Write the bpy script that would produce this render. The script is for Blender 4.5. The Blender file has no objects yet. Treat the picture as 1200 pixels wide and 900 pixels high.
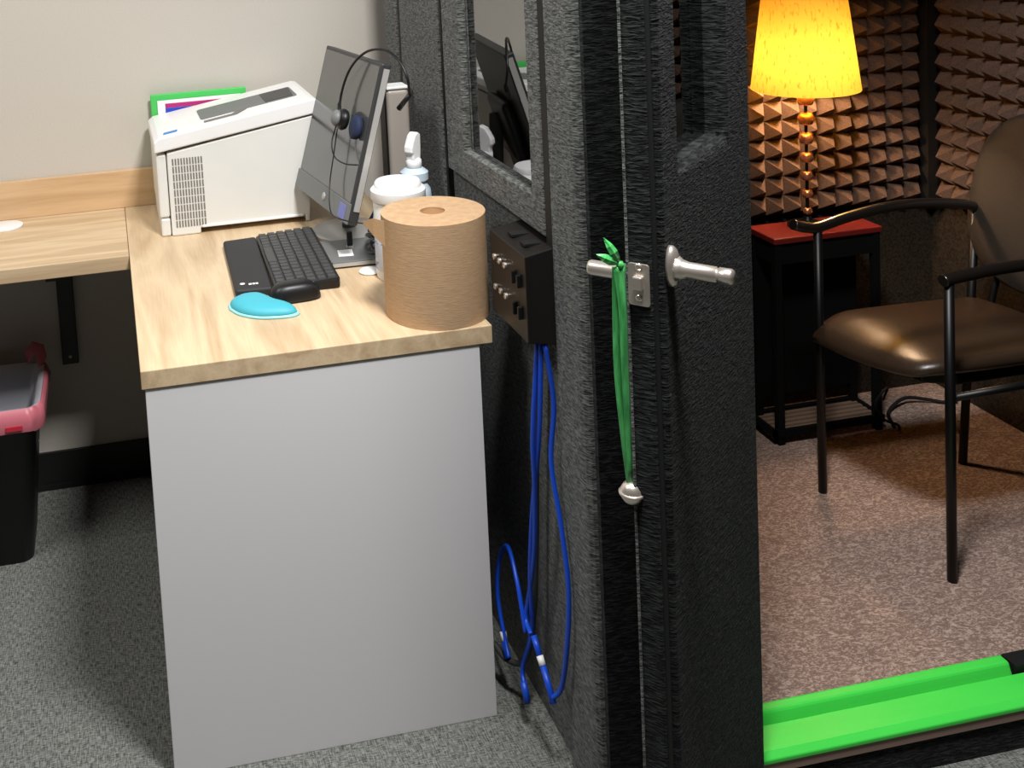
import bpy, bmesh, math, random
from mathutils import Vector, Matrix
random.seed(7)
S = bpy.context.scene
COL = S.collection
PI = math.pi

# ------------------------------------------------------------------ camera
F, PITCH, ROLL, YAW, CX, CY, CH = 1260., .090, -.063, .165, 332., -1., 1.5187
fw = Vector((math.sin(YAW)*math.cos(PITCH), math.cos(YAW)*math.cos(PITCH), -math.sin(PITCH)))
r0 = Vector((math.cos(YAW), -math.sin(YAW), 0)); u0 = r0.cross(fw)
rt = math.cos(ROLL)*r0 + math.sin(ROLL)*u0
up = -math.sin(ROLL)*r0 + math.cos(ROLL)*u0
cd = bpy.data.cameras.new('camera'); cam = bpy.data.objects.new('camera', cd); COL.objects.link(cam)
M = Matrix((rt, up, -fw)).transposed().to_4x4(); M.translation = (0, 0, CH)
cam.matrix_world = M
cd.sensor_width = 36; cd.lens = F/1200*36
cd.shift_x = (600-CX)/1200; cd.shift_y = (CY-450)/1200
cd.clip_start = .05
S.camera = cam

# ------------------------------------------------------------------ world, lamps, exposure
w = bpy.data.worlds.new('world'); S.world = w; w.use_nodes = True
w.node_tree.nodes['Background'].inputs[0].default_value = (.9, .95, 1, 1)
w.node_tree.nodes['Background'].inputs[1].default_value = .0
def area(name, loc, size, power, col=(1, .985, .985), rot=(0, 0, 0)):
    l = bpy.data.lights.new(name, 'AREA'); l.shape = 'RECTANGLE'; l.size, l.size_y = size
    l.energy = power; l.color = col
    o = bpy.data.objects.new(name, l); o.location = loc; o.rotation_euler = rot; COL.objects.link(o)
    return o
area('ceiling_panel_light', (-.9, 1.7, 2.66), (.6, .8), 19)
area('ceiling_panel_light', (.58, .97, 2.66), (.35, .35), 55)
S.view_settings.view_transform = 'Standard'; S.view_settings.look = 'None'
S.view_settings.exposure = .52; S.view_settings.gamma = 1; S.view_settings.use_curve_mapping = False

# ------------------------------------------------------------------ materials
def srgb(*c):
    return tuple(((v/255)/12.92 if v/255 <= .04045 else ((v/255+.055)/1.055)**2.4) for v in c) + (1,)
def mat(name, col, rough=.5, metal=0, noise=None, bump=0, sheen=0, coat=0, spec=.5, **kw):
    """noise = (scale_xyz, colour2, lo, hi, detail)"""
    m = bpy.data.materials.new(name); m.use_nodes = True
    nt = m.node_tree; b = nt.nodes['Principled BSDF']
    b.inputs['Base Color'].default_value = col; b.inputs['Roughness'].default_value = rough
    b.inputs['Metallic'].default_value = metal; b.inputs['Sheen Weight'].default_value = sheen
    b.inputs['Coat Weight'].default_value = coat; b.inputs['Specular IOR Level'].default_value = spec
    if noise is None: noise = ((14, 14, 14), tuple(min(1, c*1.025) for c in col[:3])+(1,), .3, .7, 2)
    sc, c2, lo, hi, det = noise
    tc = nt.nodes.new('ShaderNodeTexCoord'); mp = nt.nodes.new('ShaderNodeMapping')
    mp.inputs['Scale'].default_value = sc
    nz = nt.nodes.new('ShaderNodeTexNoise'); nz.inputs['Scale'].default_value = 1; nz.inputs['Detail'].default_value = det
    nz.inputs['Distortion'].default_value = kw.get('distort', 0)
    rp = nt.nodes.new('ShaderNodeValToRGB'); rp.color_ramp.elements[0].position = lo; rp.color_ramp.elements[1].position = hi
    rp.color_ramp.elements[0].color = col; rp.color_ramp.elements[1].color = c2
    nt.links.new(tc.outputs['Object'], mp.inputs[0]); nt.links.new(mp.outputs[0], nz.inputs[0])
    nt.links.new(nz.outputs[0], rp.inputs[0]); nt.links.new(rp.outputs[0], b.inputs['Base Color'])
    if bump:
        bp = nt.nodes.new('ShaderNodeBump'); bp.inputs['Strength'].default_value = bump; bp.inputs['Distance'].default_value = kw.get('bd', .002)
        nt.links.new(nz.outputs[0], bp.inputs['Height']); nt.links.new(bp.outputs[0], b.inputs['Normal'])
    if 'sheen_rough' in kw: b.inputs['Sheen Roughness'].default_value = kw['sheen_rough']
    if 'emit' in kw:
        b.inputs['Emission Color'].default_value = kw['emit'][0]; b.inputs['Emission Strength'].default_value = kw['emit'][1]
    if 'trans' in kw:
        b.inputs['Transmission Weight'].default_value = kw['trans']; b.inputs['IOR'].default_value = kw.get('ior', 1.45)
    return m

def wood(name, along, base=(218, 194, 158), dark=(186, 158, 122), seed=0.):
    m = bpy.data.materials.new(name); m.use_nodes = True; nt = m.node_tree; b = nt.nodes['Principled BSDF']
    b.inputs['Roughness'].default_value = .42
    N = nt.nodes.new; L = nt.links.new
    tc = N('ShaderNodeTexCoord')
    def layer(sx, det, dist):
        mp = N('ShaderNodeMapping'); mp.inputs['Location'].default_value = (seed, seed, 0)
        mp.inputs['Scale'].default_value = sx; L(tc.outputs['Object'], mp.inputs[0])
        n = N('ShaderNodeTexNoise'); n.inputs['Scale'].default_value = 1; n.inputs['Detail'].default_value = det
        n.inputs['Distortion'].default_value = dist; L(mp.outputs[0], n.inputs[0]); return n
    s1 = (1.6, 16, 16) if along == 'x' else (14, 1.8, 14)
    s2 = (12, 260, 260) if along == 'x' else (260, 12, 260)
    a = layer(s1, 3, .5); c = layer(s2, 3, .2)
    wv = N('ShaderNodeMath'); wv.operation = 'MULTIPLY'; wv.inputs[1].default_value = 6; L(a.outputs[0], wv.inputs[0])
    fr = N('ShaderNodeMath'); fr.operation = 'PINGPONG'; fr.inputs[1].default_value = 1; L(wv.outputs[0], fr.inputs[0])
    mx = N('ShaderNodeMath'); mx.operation = 'MULTIPLY_ADD'; mx.inputs[1].default_value = .55
    L(fr.outputs[0], mx.inputs[0]); 
    k = N('ShaderNodeMath'); k.operation = 'MULTIPLY'; k.inputs[1].default_value = .5; L(c.outputs[0], k.inputs[0]); L(k.outputs[0], mx.inputs[2])
    rp = N('ShaderNodeValToRGB'); rp.color_ramp.elements[0].position = .15; rp.color_ramp.elements[1].position = .85
    rp.color_ramp.elements[0].color = srgb(*dark); rp.color_ramp.elements[1].color = srgb(*base)
    L(mx.outputs[0], rp.inputs[0]); L(rp.outputs[0], b.inputs['Base Color'])
    return m

def carpet(name, c1, c2, kind):
    m = bpy.data.materials.new(name); m.use_nodes = True; nt = m.node_tree; b = nt.nodes['Principled BSDF']
    b.inputs['Roughness'].default_value = 1; b.inputs['Specular IOR Level'].default_value = .1
    N = nt.nodes.new; L = nt.links.new; tc = N('ShaderNodeTexCoord')
    def layer(s, det, dist):
        mp = N('ShaderNodeMapping'); mp.inputs['Scale'].default_value = s; L(tc.outputs['Object'], mp.inputs[0])
        n = N('ShaderNodeTexNoise'); n.inputs['Scale'].default_value = 1; n.inputs['Detail'].default_value = det
        n.inputs['Distortion'].default_value = dist; L(mp.outputs[0], n.inputs[0]); return n
    if kind == 'loop':
        a = layer((90, 420, 90), 3, 0); c = layer((420, 60, 90), 3, 0)
    else:
        a = layer((38, 80, 50), 5, 2.6); c = layer((120, 170, 120), 4, 1.5)
    ad = N('ShaderNodeMath'); ad.operation = 'ADD'; L(a.outputs[0], ad.inputs[0]); L(c.outputs[0], ad.inputs[1])
    rp = N('ShaderNodeValToRGB'); rp.color_ramp.elements[0].position = .62 if kind=='loop' else .75; rp.color_ramp.elements[1].position = 1.0
    ml = N('ShaderNodeMath'); ml.operation = 'MULTIPLY'; ml.inputs[1].default_value = .82; L(ad.outputs[0], ml.inputs[0])
    L(ml.outputs[0], rp.inputs[0]); rp.color_ramp.elements[0].color = c1; rp.color_ramp.elements[1].color = c2
    L(rp.outputs[0], b.inputs['Base Color'])
    bp = N('ShaderNodeBump'); bp.inputs['Strength'].default_value = .6; bp.inputs['Distance'].default_value = .004
    L(a.outputs[0], bp.inputs['Height']); L(bp.outputs[0], b.inputs['Normal'])
    return m

WALL = mat('wall_paint', srgb(198, 192, 181), .9, noise=((300,)*3, srgb(205, 199, 188), .3, .7, 2), bump=.08, spec=.2)
DWALL = mat('far_wall_paint', srgb(70, 68, 66), .9)
CEIL = mat('ceiling_tile', srgb(110, 110, 108), .9)
BASEB = mat('black_vinyl_base', srgb(26, 25, 25), .45)
CARPET = carpet('office_carpet', srgb(66, 67, 64), srgb(142, 144, 138), 'loop')
BCARPET = carpet('booth_carpet', srgb(130, 108, 98), srgb(190, 167, 152), 'swirl')
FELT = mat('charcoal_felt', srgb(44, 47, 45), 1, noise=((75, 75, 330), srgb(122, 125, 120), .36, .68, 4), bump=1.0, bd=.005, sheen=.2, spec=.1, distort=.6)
DFELT = mat('black_felt_with_shade', srgb(17, 19, 18), 1, noise=((62, 62, 300), srgb(52, 56, 54), .42, .7, 3), bump=.9, bd=.005, sheen=.06, spec=.1, distort=.6)  # door's own black; also used as painted shade on the front wall
BWALLC = mat('booth_inner_carpet', srgb(40, 34, 28), 1, noise=((160,)*3, srgb(62, 54, 44), .35, .65, 3), bump=.5, bd=.003, spec=.1)
FOAM = mat('acoustic_foam', srgb(88, 70, 60), 1, noise=((260,)*3, srgb(106, 86, 74), .35, .65, 3), bump=.35, bd=.002, spec=.1)
RUBBER = mat('black_rubber', srgb(12, 12, 12), .7)
WOODX = wood('oak_laminate_long', 'x'); WOODY = wood('oak_laminate', 'y', seed=3.1)
WOODB = wood('oak_laminate_splash', 'x', (218, 184, 142), (196, 160, 118), seed=7)
PANEL = mat('grey_laminate', srgb(228, 226, 226), .55, noise=((3,)*3, srgb(226, 225, 225), .3, .7, 1), spec=.3)
WHITEP = mat('white_plastic', srgb(228, 228, 222), .4); WHITE2 = mat('bright_white_plastic', srgb(240, 240, 238), .35)
GREYP = mat('grey_plastic', srgb(112, 114, 113), .45); DGREY = mat('dark_grey_plastic', srgb(52, 53, 54), .4)
VENT = mat('vent_slot', srgb(120, 116, 110), .7)
BLACKP = mat('black_plastic', srgb(20, 20, 21), .4, spec=.4); KEYP = mat('keycap', srgb(62, 62, 63), .5); PADP = mat('palm_pad', srgb(38, 38, 40), .65)
SCREEN = mat('monitor_glass', srgb(74, 75, 75), .16, coat=.3, spec=1.0)  # base greyed to stand for reflected haze on the dark screen
SILVER = mat('brushed_silver', srgb(190, 189, 185), .35, .35); CHROME = mat('satin_nickel', srgb(226, 216, 204), .3, .82)
TAUPE = mat('taupe_plastic', srgb(168, 160, 150), .4)
GREEN = mat('green_plastic', srgb(72, 196, 92), .5); GTAPE = mat('green_tape', srgb(70, 220, 80), .4, noise=((8, 40, 8), srgb(74, 224, 84), .3, .7, 2), spec=.3)
RIBBON = mat('green_satin', srgb(38, 150, 66), .4, noise=((200, 200, 30), srgb(78, 196, 100), .35, .65, 2), sheen=.3)
PAPER = mat('white_paper', srgb(238, 238, 236), .8); MAGENTA = mat('magenta_print', srgb(176, 34, 110), .7); BLUEP = mat('blue_print', srgb(40, 72, 190), .7)
KRAFT = mat('brown_paper', srgb(178, 146, 112), .9, noise=((60, 60, 700), srgb(194, 162, 126), .3, .7, 3), bump=.3, bd=.0015, spec=.15)
KRAFTT = mat('brown_paper_edge', srgb(196, 162, 124), .9, noise=((300,)*3, srgb(206, 172, 134), .3, .7, 2), spec=.15)
CORE = mat('cardboard_core', srgb(150, 112, 74), .9)
CYAN = mat('cyan_gel', srgb(66, 172, 188), .55); CYANR = mat('pale_cyan_trim', srgb(150, 222, 228), .5)
LBLUE = mat('light_blue_plastic', srgb(196, 212, 222), .3); LABEL = mat('blue_label', srgb(70, 90, 170), .5)
NAVY = mat('navy_cloth', srgb(22, 34, 66), .8); GCABLE = mat('grey_cable', srgb(110, 112, 114), .5)
BLUEC = mat('blue_cable', srgb(16, 74, 200), .4); BOX = mat('black_painted_steel', srgb(34, 31, 29), .42, .3)
RED = mat('red_lacquer', srgb(104, 24, 20), .5); VINYL = mat('brown_black_vinyl', srgb(48, 36, 26), .34, noise=((240,)*3, srgb(54, 41, 30), .3, .7, 2), bump=.12, spec=.5)
FRAME = mat('black_metal_tube', srgb(9, 8, 8), .42, 0, spec=.35); ARMM = mat('glossy_black_arm', srgb(22, 18, 15), .3, 0, spec=1.0); TABM = mat('matte_black_wood', srgb(9, 9, 9), .8, spec=.15); SLAT = mat('brown_slats', srgb(120, 98, 80), .7); BACKP = mat('backrest_vinyl', srgb(42, 37, 32), .6, noise=((260,)*3, srgb(50, 44, 38), .3, .7, 2), bump=.12)
COPPER = mat('bronze_ball', srgb(206, 142, 108), .22, .7); BAG = mat('pink_bag', srgb(216, 120, 132), .4, trans=.15)
BAGW = mat('clear_bag', srgb(205, 206, 214), .35, trans=.2); REDP = mat('red_plastic', srgb(190, 40, 60), .5)
BINP = mat('black_bin', srgb(24, 25, 26), .45)
def glass_mat():
    m = bpy.data.materials.new('window_glass'); m.use_nodes = True; nt = m.node_tree; nt.nodes.clear()
    o = nt.nodes.new('ShaderNodeOutputMaterial'); g = nt.nodes.new('ShaderNodeBsdfGlossy'); g.inputs['Roughness'].default_value = .01
    t = nt.nodes.new('ShaderNodeBsdfTransparent'); t.inputs[0].default_value = (.9, .93, .92, 1)
    fr = nt.nodes.new('ShaderNodeFresnel'); fr.inputs[0].default_value = 5.0; mx = nt.nodes.new('ShaderNodeMixShader')
    nt.links.new(fr.outputs[0], mx.inputs[0]); nt.links.new(t.outputs[0], mx.inputs[1]); nt.links.new(g.outputs[0], mx.inputs[2])
    nt.links.new(mx.outputs[0], o.inputs[0]); return m
GLASS = glass_mat()
def shade_mat():
    m = bpy.data.materials.new('yellow_lamp_shade'); m.use_nodes = True; nt = m.node_tree; nt.nodes.clear()
    N = nt.nodes.new; L = nt.links.new
    o = N('ShaderNodeOutputMaterial'); d = N('ShaderNodeBsdfDiffuse'); t = N('ShaderNodeBsdfTranslucent'); mx = N('ShaderNodeMixShader')
    mx.inputs[0].default_value = .13
    tc = N('ShaderNodeTexCoord'); mp = N('ShaderNodeMapping'); mp.inputs['Scale'].default_value = (170, 170, 48)
    nz = N('ShaderNodeTexNoise'); nz.inputs['Scale'].default_value = 1; nz.inputs['Detail'].default_value = 4
    L(tc.outputs['Object'], mp.inputs[0]); L(mp.outputs[0], nz.inputs[0])
    rp = N('ShaderNodeValToRGB'); rp.color_ramp.elements[0].position = .3; rp.color_ramp.elements[1].position = .44
    rp.color_ramp.elements[0].color = srgb(214, 160, 54); rp.color_ramp.elements[1].color = srgb(243, 208, 82)
    L(nz.outputs[0], rp.inputs[0]); L(rp.outputs[0], d.inputs[0]); L(rp.outputs[0], t.inputs[0])
    L(d.outputs[0], mx.inputs[1]); L(t.outputs[0], mx.inputs[2]); L(mx.outputs[0], o.inputs[0]); return m
SHADE = shade_mat()

# ------------------------------------------------------------------ helpers
def link(name, bm, m, parent=None, smooth=False, bevel=0, seg=2, mats=None):
    bmesh.ops.recalc_face_normals(bm, faces=bm.faces)
    me = bpy.data.meshes.new(name); bm.to_mesh(me); bm.free()
    for mm in ([m] if mats is None else mats): me.materials.append(mm)
    if smooth:
        for p in me.polygons: p.use_smooth = True
    o = bpy.data.objects.new(name, me); COL.objects.link(o)
    if parent is not None: o.parent = parent
    if bevel:
        b = o.modifiers.new('bevel', 'BEVEL'); b.width = bevel; b.segments = seg; b.limit_method = 'ANGLE'; b.angle_limit = .6
        b.harden_normals = False
        for p in me.polygons: p.use_smooth = False
    return o
def box(bm, a, b, mi=0, mtx=None):
    (x0, y0, z0), (x1, y1, z1) = a, b
    vs = [bm.verts.new(Vector(c)) for c in ((x0,y0,z0),(x1,y0,z0),(x1,y1,z0),(x0,y1,z0),(x0,y0,z1),(x1,y0,z1),(x1,y1,z1),(x0,y1,z1))]
    if mtx is not None:
        for v in vs: v.co = mtx @ v.co
    for q in ((0,3,2,1),(4,5,6,7),(0,1,5,4),(1,2,6,5),(2,3,7,6),(3,0,4,7)):
        f = bm.faces.new([vs[i] for i in q]); f.material_index = mi
    return vs
def boxo(name, a, b, m, parent=None, bevel=0, mtx=None, seg=2):
    bm = bmesh.new(); box(bm, a, b, 0, mtx); return link(name, bm, m, parent, bevel=bevel, seg=seg)
def tube(bm, pts, r, n=10, cap=True, closed=False):
    pts = [Vector(p) for p in pts]; rs = r if isinstance(r, (list, tuple)) else [r]*len(pts)
    t0 = (pts[1]-pts[0]).normalized(); a = t0.orthogonal().normalized(); rings = []
    for i, p in enumerate(pts):
        if i == 0: t = pts[1]-pts[0]
        elif i == len(pts)-1: t = pts[-1]-pts[-2]
        else: t = pts[i+1]-pts[i-1]
        t.normalize(); a = (a - t*a.dot(t)).normalized(); b = t.cross(a)
        rings.append([bm.verts.new(p + rs[i]*(math.cos(2*PI*k/n)*a + math.sin(2*PI*k/n)*b)) for k in range(n)])
    for i in range(len(rings)-1):
        for k in range(n):
            bm.faces.new((rings[i][k], rings[i][(k+1)%n], rings[i+1][(k+1)%n], rings[i+1][k])).smooth = True
    if cap:
        bm.faces.new(rings[0][::-1]); bm.faces.new(rings[-1])
def spline(pts, n=8):
    P = [Vector(p) for p in pts]; P = [2*P[0]-P[1]]+P+[2*P[-1]-P[-2]]; out = []
    for i in range(1, len(P)-2):
        for k in range(n):
            t = k/n
            out.append(.5*((2*P[i])+(-P[i-1]+P[i+1])*t+(2*P[i-1]-5*P[i]+4*P[i+1]-P[i+2])*t*t+(-P[i-1]+3*P[i]-3*P[i+1]+P[i+2])*t**3))
    out.append(P[-2]); return out
def tubeo(name, pts, r, m, parent=None, n=10, sp=0):
    bm = bmesh.new(); tube(bm, spline(pts, sp) if sp else pts, r, n)
    o = link(name, bm, m, parent)
    for p in o.data.polygons: p.use_smooth = len(p.vertices) == 4
    return o
def lathe(bm, prof, n=40, c=(0, 0, 0), mtx=None, mi=0):
    rings = []
    for (r, z) in prof:
        ring = []
        for k in range(n):
            v = Vector((r*math.cos(2*PI*k/n), r*math.sin(2*PI*k/n), z))
            v = (mtx @ v) if mtx is not None else v + Vector(c)
            ring.append(bm.verts.new(v))
        rings.append(ring)
    for i in range(len(rings)-1):
        for k in range(n):
            f = bm.faces.new((rings[i][k], rings[i][(k+1)%n], rings[i+1][(k+1)%n], rings[i+1][k])); f.smooth = True; f.material_index = mi
    for e, rv in ((0, True), (-1, False)):
        if prof[e][0] > 1e-5:
            f = bm.faces.new(rings[e][::-1] if rv else rings[e]); f.material_index = mi
def latheo(name, prof, m, parent=None, c=(0, 0, 0), n=40, mtx=None, sharp=True):
    bm = bmesh.new(); lathe(bm, prof, n, c, mtx)
    bmesh.ops.remove_doubles(bm, verts=bm.verts, dist=1e-6)
    o = link(name, bm, m, parent)
    if sharp:
        e = o.modifiers.new('split', 'EDGE_SPLIT'); e.split_angle = .7
    return o
def prism(bm, poly, z0, z1, mtx=None, mi=0):
    lo = [bm.verts.new(Vector((x, y, z0))) for x, y in poly]; hi = [bm.verts.new(Vector((x, y, z1))) for x, y in poly]
    if mtx is not None:
        for v in lo+hi: v.co = mtx @ v.co
    n = len(poly)
    for i in range(n):
        bm.faces.new((lo[i], lo[(i+1)%n], hi[(i+1)%n], hi[i])).material_index = mi
    bm.faces.new(lo[::-1]).material_index = mi; bm.faces.new(hi).material_index = mi
def prismo(name, poly, z0, z1, m, parent=None, bevel=0, mtx=None, seg=2):
    bm = bmesh.new(); prism(bm, poly, z0, z1, mtx); return link(name, bm, m, parent, bevel=bevel, seg=seg)
def rrect(x0, y0, x1, y1, r, n=5):
    out = []
    for cx, cy, a in ((x1-r, y1-r, 0), (x0+r, y1-r, PI/2), (x0+r, y0+r, PI), (x1-r, y0+r, 3*PI/2)):
        for k in range(n+1): out.append((cx+r*math.cos(a+k*PI/2/n), cy+r*math.sin(a+k*PI/2/n)))
    return out
def thing(name, label, cat, loc=(0, 0, 0), rz=0, group=None):
    o = bpy.data.objects.new(name, None); o.empty_display_size = .05; COL.objects.link(o)
    o.location = loc; o.rotation_euler = (0, 0, rz); o['label'] = label; o['category'] = cat
    if group: o['group'] = group
    return o
def tag(o, label, cat, group=None):
    o['label'] = label; o['category'] = cat
    if group: o['group'] = group
    return o
def struct(o): o['kind'] = 'structure'; return o
def plabel(o, t): o['label'] = t; return o

# ------------------------------------------------------------------ the office
RX0, RX1, RY0, RY1, RH = -2.6, 3.6, -2.2, 2.83, 2.68
struct(boxo('floor', (RX0-.1, RY0-.1, -.1), (RX1+.1, RY1+.1, 0), CARPET))
struct(boxo('ceiling', (RX0-.1, RY0-.1, RH), (RX1+.1, RY1+.1, RH+.1), CEIL))
struct(boxo('wall_back', (RX0-.1, RY1, 0), (RX1+.1, RY1+.1, RH), WALL))
struct(boxo('wall_left', (RX0-.1, RY0, 0), (RX0, RY1, RH), DWALL))
struct(boxo('wall_right', (RX1, RY0, 0), (RX1+.1, RY1, RH), DWALL))
struct(boxo('wall_front', (RX0-.1, RY0-.1, 0), (RX1+.1, RY0, RH), DWALL))
bm = bmesh.new(); box(bm, (RX0, RY1-.009, 0), (.68, RY1, .10)); box(bm, (RX0, RY1-.016, 0), (.68, RY1-.009, .014))
struct(link('baseboard_back', bm, BASEB))

# ------------------------------------------------------------------ sound booth
FZ = .075          # booth floor height
BH = 2.25
booth = thing('sound_booth', 'charcoal carpet-covered sound booth with a side window, right of the desk', 'booth', (.69, 1.5, 0))
def B(o): # parent keeping world coordinates (root is unrotated)
    o.parent = booth; o.location = o.location - booth.location; return o
# side wall: posts and panels with grooves between them
bm = bmesh.new(); prism(bm, [(.69,1.622),(.69,1.538),(.692,1.528),(.697,1.521),(.703,1.519),(.80,1.519),(.80,1.622)], 0, BH)
B(link('corner_post', bm, FELT))
B(boxo('side_panel', (.705, 1.625, 0), (.77, 2.165, .945), FELT))                # below the window
bm = bmesh.new()
box(bm, (.705, 1.625, .945), (.77, 1.70, BH)); box(bm, (.705, 2.03, .945), (.77, 2.165, BH)); box(bm, (.705, 1.70, 1.75), (.77, 2.03, BH)); box(bm, (.705, 1.70, .945), (.77, 2.03, 1.0))
B(link('window_surround', bm, FELT))
bm = bmesh.new()                                                                  # padded frame round the glass, mitred
oy0, oy1, oz0, oz1, iy0, iy1, iz0, iz1 = 1.645, 2.15, .938, 1.80, 1.698, 2.035, 1.0, 1.75
ov = [[bm.verts.new((x, y, z)) for y, z in ((oy0, oz0), (oy1, oz0), (oy1, oz1), (oy0, oz1))] for x in (.688, .7045)]
iv = [[bm.verts.new((x, y, z)) for y, z in ((iy0, iz0), (iy1, iz0), (iy1, iz1), (iy0, iz1))] for x in (.688, .7045)]
for k in range(4):
    q = (k+1) % 4
    bm.faces.new((ov[0][k], ov[0][q], iv[0][q], iv[0][k])); bm.faces.new((ov[1][k], ov[1][q], iv[1][q], iv[1][k]))
    bm.faces.new((ov[0][k], ov[0][q], ov[1][q], ov[1][k])); bm.faces.new((iv[0][k], iv[0][q], iv[1][q], iv[1][k]))
wf = B(link('window_frame', bm, FELT, bevel=.005, seg=3))
g = boxo('window_pane', (.7055, 1.7005, 1.0005), (.7095, 2.0295, 1.7495), GLASS); g.parent = wf; g.location = Vector((0, 0, 0))
B(boxo('side_panel', (.69, 2.178, 0), (.77, 2.48, BH), FELT, bevel=.008, seg=3))
B(boxo('corner_post', (.69, 2.50, 0), (.77, 2.62, BH), FELT, bevel=.012, seg=3))
B(boxo('gap_shade_strip', (.6895, 1.6225, .90), (.704, 1.6445, BH), RUBBER))  # black strips here and below are added as shade in the panel gaps
B(boxo('gap_shade_strip', (.6935, 2.1655, 0), (.765, 2.1775, BH), RUBBER))
B(boxo('gap_shade_strip', (.6935, 2.4805, 0), (.765, 2.4995, BH), RUBBER))
B(boxo('corner_shade_strip', (2.1365, 2.502, .613), (2.1895, 2.5535, BH-.001), RUBBER))  # black strip added to paint the shade in the foam corner
B(boxo('rear_wall', (.75, 2.555, 0), (2.27, 2.62, BH), BWALLC))
B(boxo('right_wall', (2.19, 1.50, 0), (2.27, 2.56, BH), BWALLC))
B(boxo('front_wall', (.703, 1.508, 0), (.925, 1.519, BH), DFELT)); B(boxo('front_wall', (.8005, 1.5195, 0), (.925, 1.60, BH), DFELT))  # darker felt right after the corner post: shade put into the colour
bm = bmesh.new(); box(bm, (1.60, 1.51, 0), (2.27, 1.60, BH)); box(bm, (.925, 1.51, 2.05), (1.60, 1.60, BH))
B(link('front_wall', bm, DFELT))
B(boxo('roof', (.69, 1.51, BH), (2.27, 2.62, BH+.06), DFELT))
B(boxo('booth_floor', (.77, 1.59, .02), (2.19, 2.555, FZ), BCARPET))
B(boxo('base_rail', (.925, 1.493, 0), (2.27, 1.60, FZ-.008), DFELT))
# foam
def foam(name, nx, nz, p, d, place):
    bm = bmesh.new(); g = {}
    def V(i, j, h):
        k = (i, j)
        if k not in g: g[k] = bm.verts.new(place(i*p/2, j*p/2, h))
        return g[k]
    for i in range(nx):
        for j in range(nz):
            a, b_, c, e = V(2*i, 2*j, .014), V(2*i+2, 2*j, .014), V(2*i+2, 2*j+2, .014), V(2*i, 2*j+2, .014)
            q = V(2*i+1, 2*j+1, d)
            # softened tip: four small facets
            for s, t in ((a, b_), (b_, c), (c, e), (e, a)): bm.faces.new((s, t, q))
    for j in range(nz):
        pass
    r = [g[k] for k in g]
    # backing slab
    x1, z1 = nx*p, nz*p
    c0 = [bm.verts.new(place(x, z, h)) for h in (0, .0139) for x, z in ((0, 0), (x1, 0), (x1, z1), (0, z1))]
    for q in ((0,1,2,3),(0,1,5,4),(1,2,6,5),(2,3,7,6),(3,0,4,7)): bm.faces.new([c0[i] for i in q])
    me = bpy.data.meshes.new(name); bmesh.ops.recalc_face_normals(bm, faces=bm.faces); bm.to_mesh(me); bm.free(); me.materials.append(FOAM)
    o = bpy.data.objects.new(name, me); COL.objects.link(o); return B(o)
FP = .0505
foam('foam_panel', 27, 30, FP, .055, lambda x, z, h: Vector((2.135-x, 2.554-h, .612+z)))
foam('foam_panel', 19, 30, FP, .055, lambda x, z, h: Vector((2.189-h, 2.50-x, .612+z)))
# threshold: green taped sill strips
bm = bmesh.new(); prism(bm, [(0,0),(.062,0),(.062,.014),(.012,.014),(.0,.008)], 0, 1, Matrix(((0,0,1,.0),(1,0,0,1.487),(0,1,0,FZ-.002),(0,0,0,1))))
for v in bm.verts: v.co.x = .93 if v.co.x < .5 else 1.598
o = B(link('sill_strip', bm, GTAPE, bevel=.002)); plabel(o, 'wide bright green taped front strip of the doorsill')
bm = bmesh.new(); prism(bm, [(0,0),(.036,0),(.030,.024),(.010,.024)], 0, 1, Matrix(((0,0,1,.0),(1,0,0,1.553),(0,1,0,FZ),(0,0,0,1))))
for v in bm.verts: v.co.x = .93 if v.co.x < .5 else 1.488
o = B(link('sill_strip', bm, GTAPE, bevel=.004)); plabel(o, 'raised green taped rear strip of the doorsill')
o = B(boxo('sill_block', (1.492, 1.553, FZ), (1.60, 1.585, FZ+.022), RUBBER))
o = B(boxo('sill_edge', (.93, 1.489, FZ-.018), (2.27, 1.51, FZ-.001), mat('brown_trim', srgb(142, 118, 106), .8)))

# door, opened outwards
u = Vector((.737, .676, 0)).normalized(); nrm = Vector((.676, -.737, 0)).normalized()
P0 = Vector((.638, 1.2, 0))
DM = Matrix(((u.x, nrm.x, 0, P0.x), (u.y, nrm.y, 0, P0.y), (0, 0, 1, 0), (0, 0, 0, 1)))   # local x: towards the hinge, y: inner side, z up
# root of the door is a part of the booth
DZ0, DZ1, DW = .085, 2.08, .40
def framed(bm, x0, x1, y0, y1, z0, z1, hx0, hx1, hz0, hz1):
    o_ = ((x0, z0), (x1, z0), (x1, z1), (x0, z1)); i_ = ((hx0, hz0), (hx1, hz0), (hx1, hz1), (hx0, hz1))
    ov = [[bm.verts.new(DM @ Vector((x, y, z))) for x, z in o_] for y in (y0, y1)]; iv = [[bm.verts.new(DM @ Vector((x, y, z))) for x, z in i_] for y in (y0, y1)]
    for k in range(4):
        q = (k+1) % 4
        bm.faces.new((ov[0][k], ov[0][q], iv[0][q], iv[0][k])); bm.faces.new((ov[1][k], ov[1][q], iv[1][q], iv[1][k]))
        bm.faces.new((ov[0][k], ov[0][q], ov[1][q], ov[1][k])); bm.faces.new((iv[0][k], iv[0][q], iv[1][q], iv[1][k]))
HX0, HX1, HZ0, HZ1 = .069, .290, 1.148, 1.85
bm = bmesh.new(); framed(bm, 0, DW+.004, -.030, 0, DZ0, DZ1, HX0, HX1, HZ0, HZ1)
door = B(link('door', bm, DFELT, bevel=.004, seg=2)); plabel(door, 'open black felt door with a window and a lever handle')
def D(o): o.parent = door; o.location = Vector((0, 0, 0)); return o
bm = bmesh.new(); framed(bm, .007, DW-.002, .0, .014, DZ0+.01, DZ1-.01, HX0, HX1, HZ0, HZ1)
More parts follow.
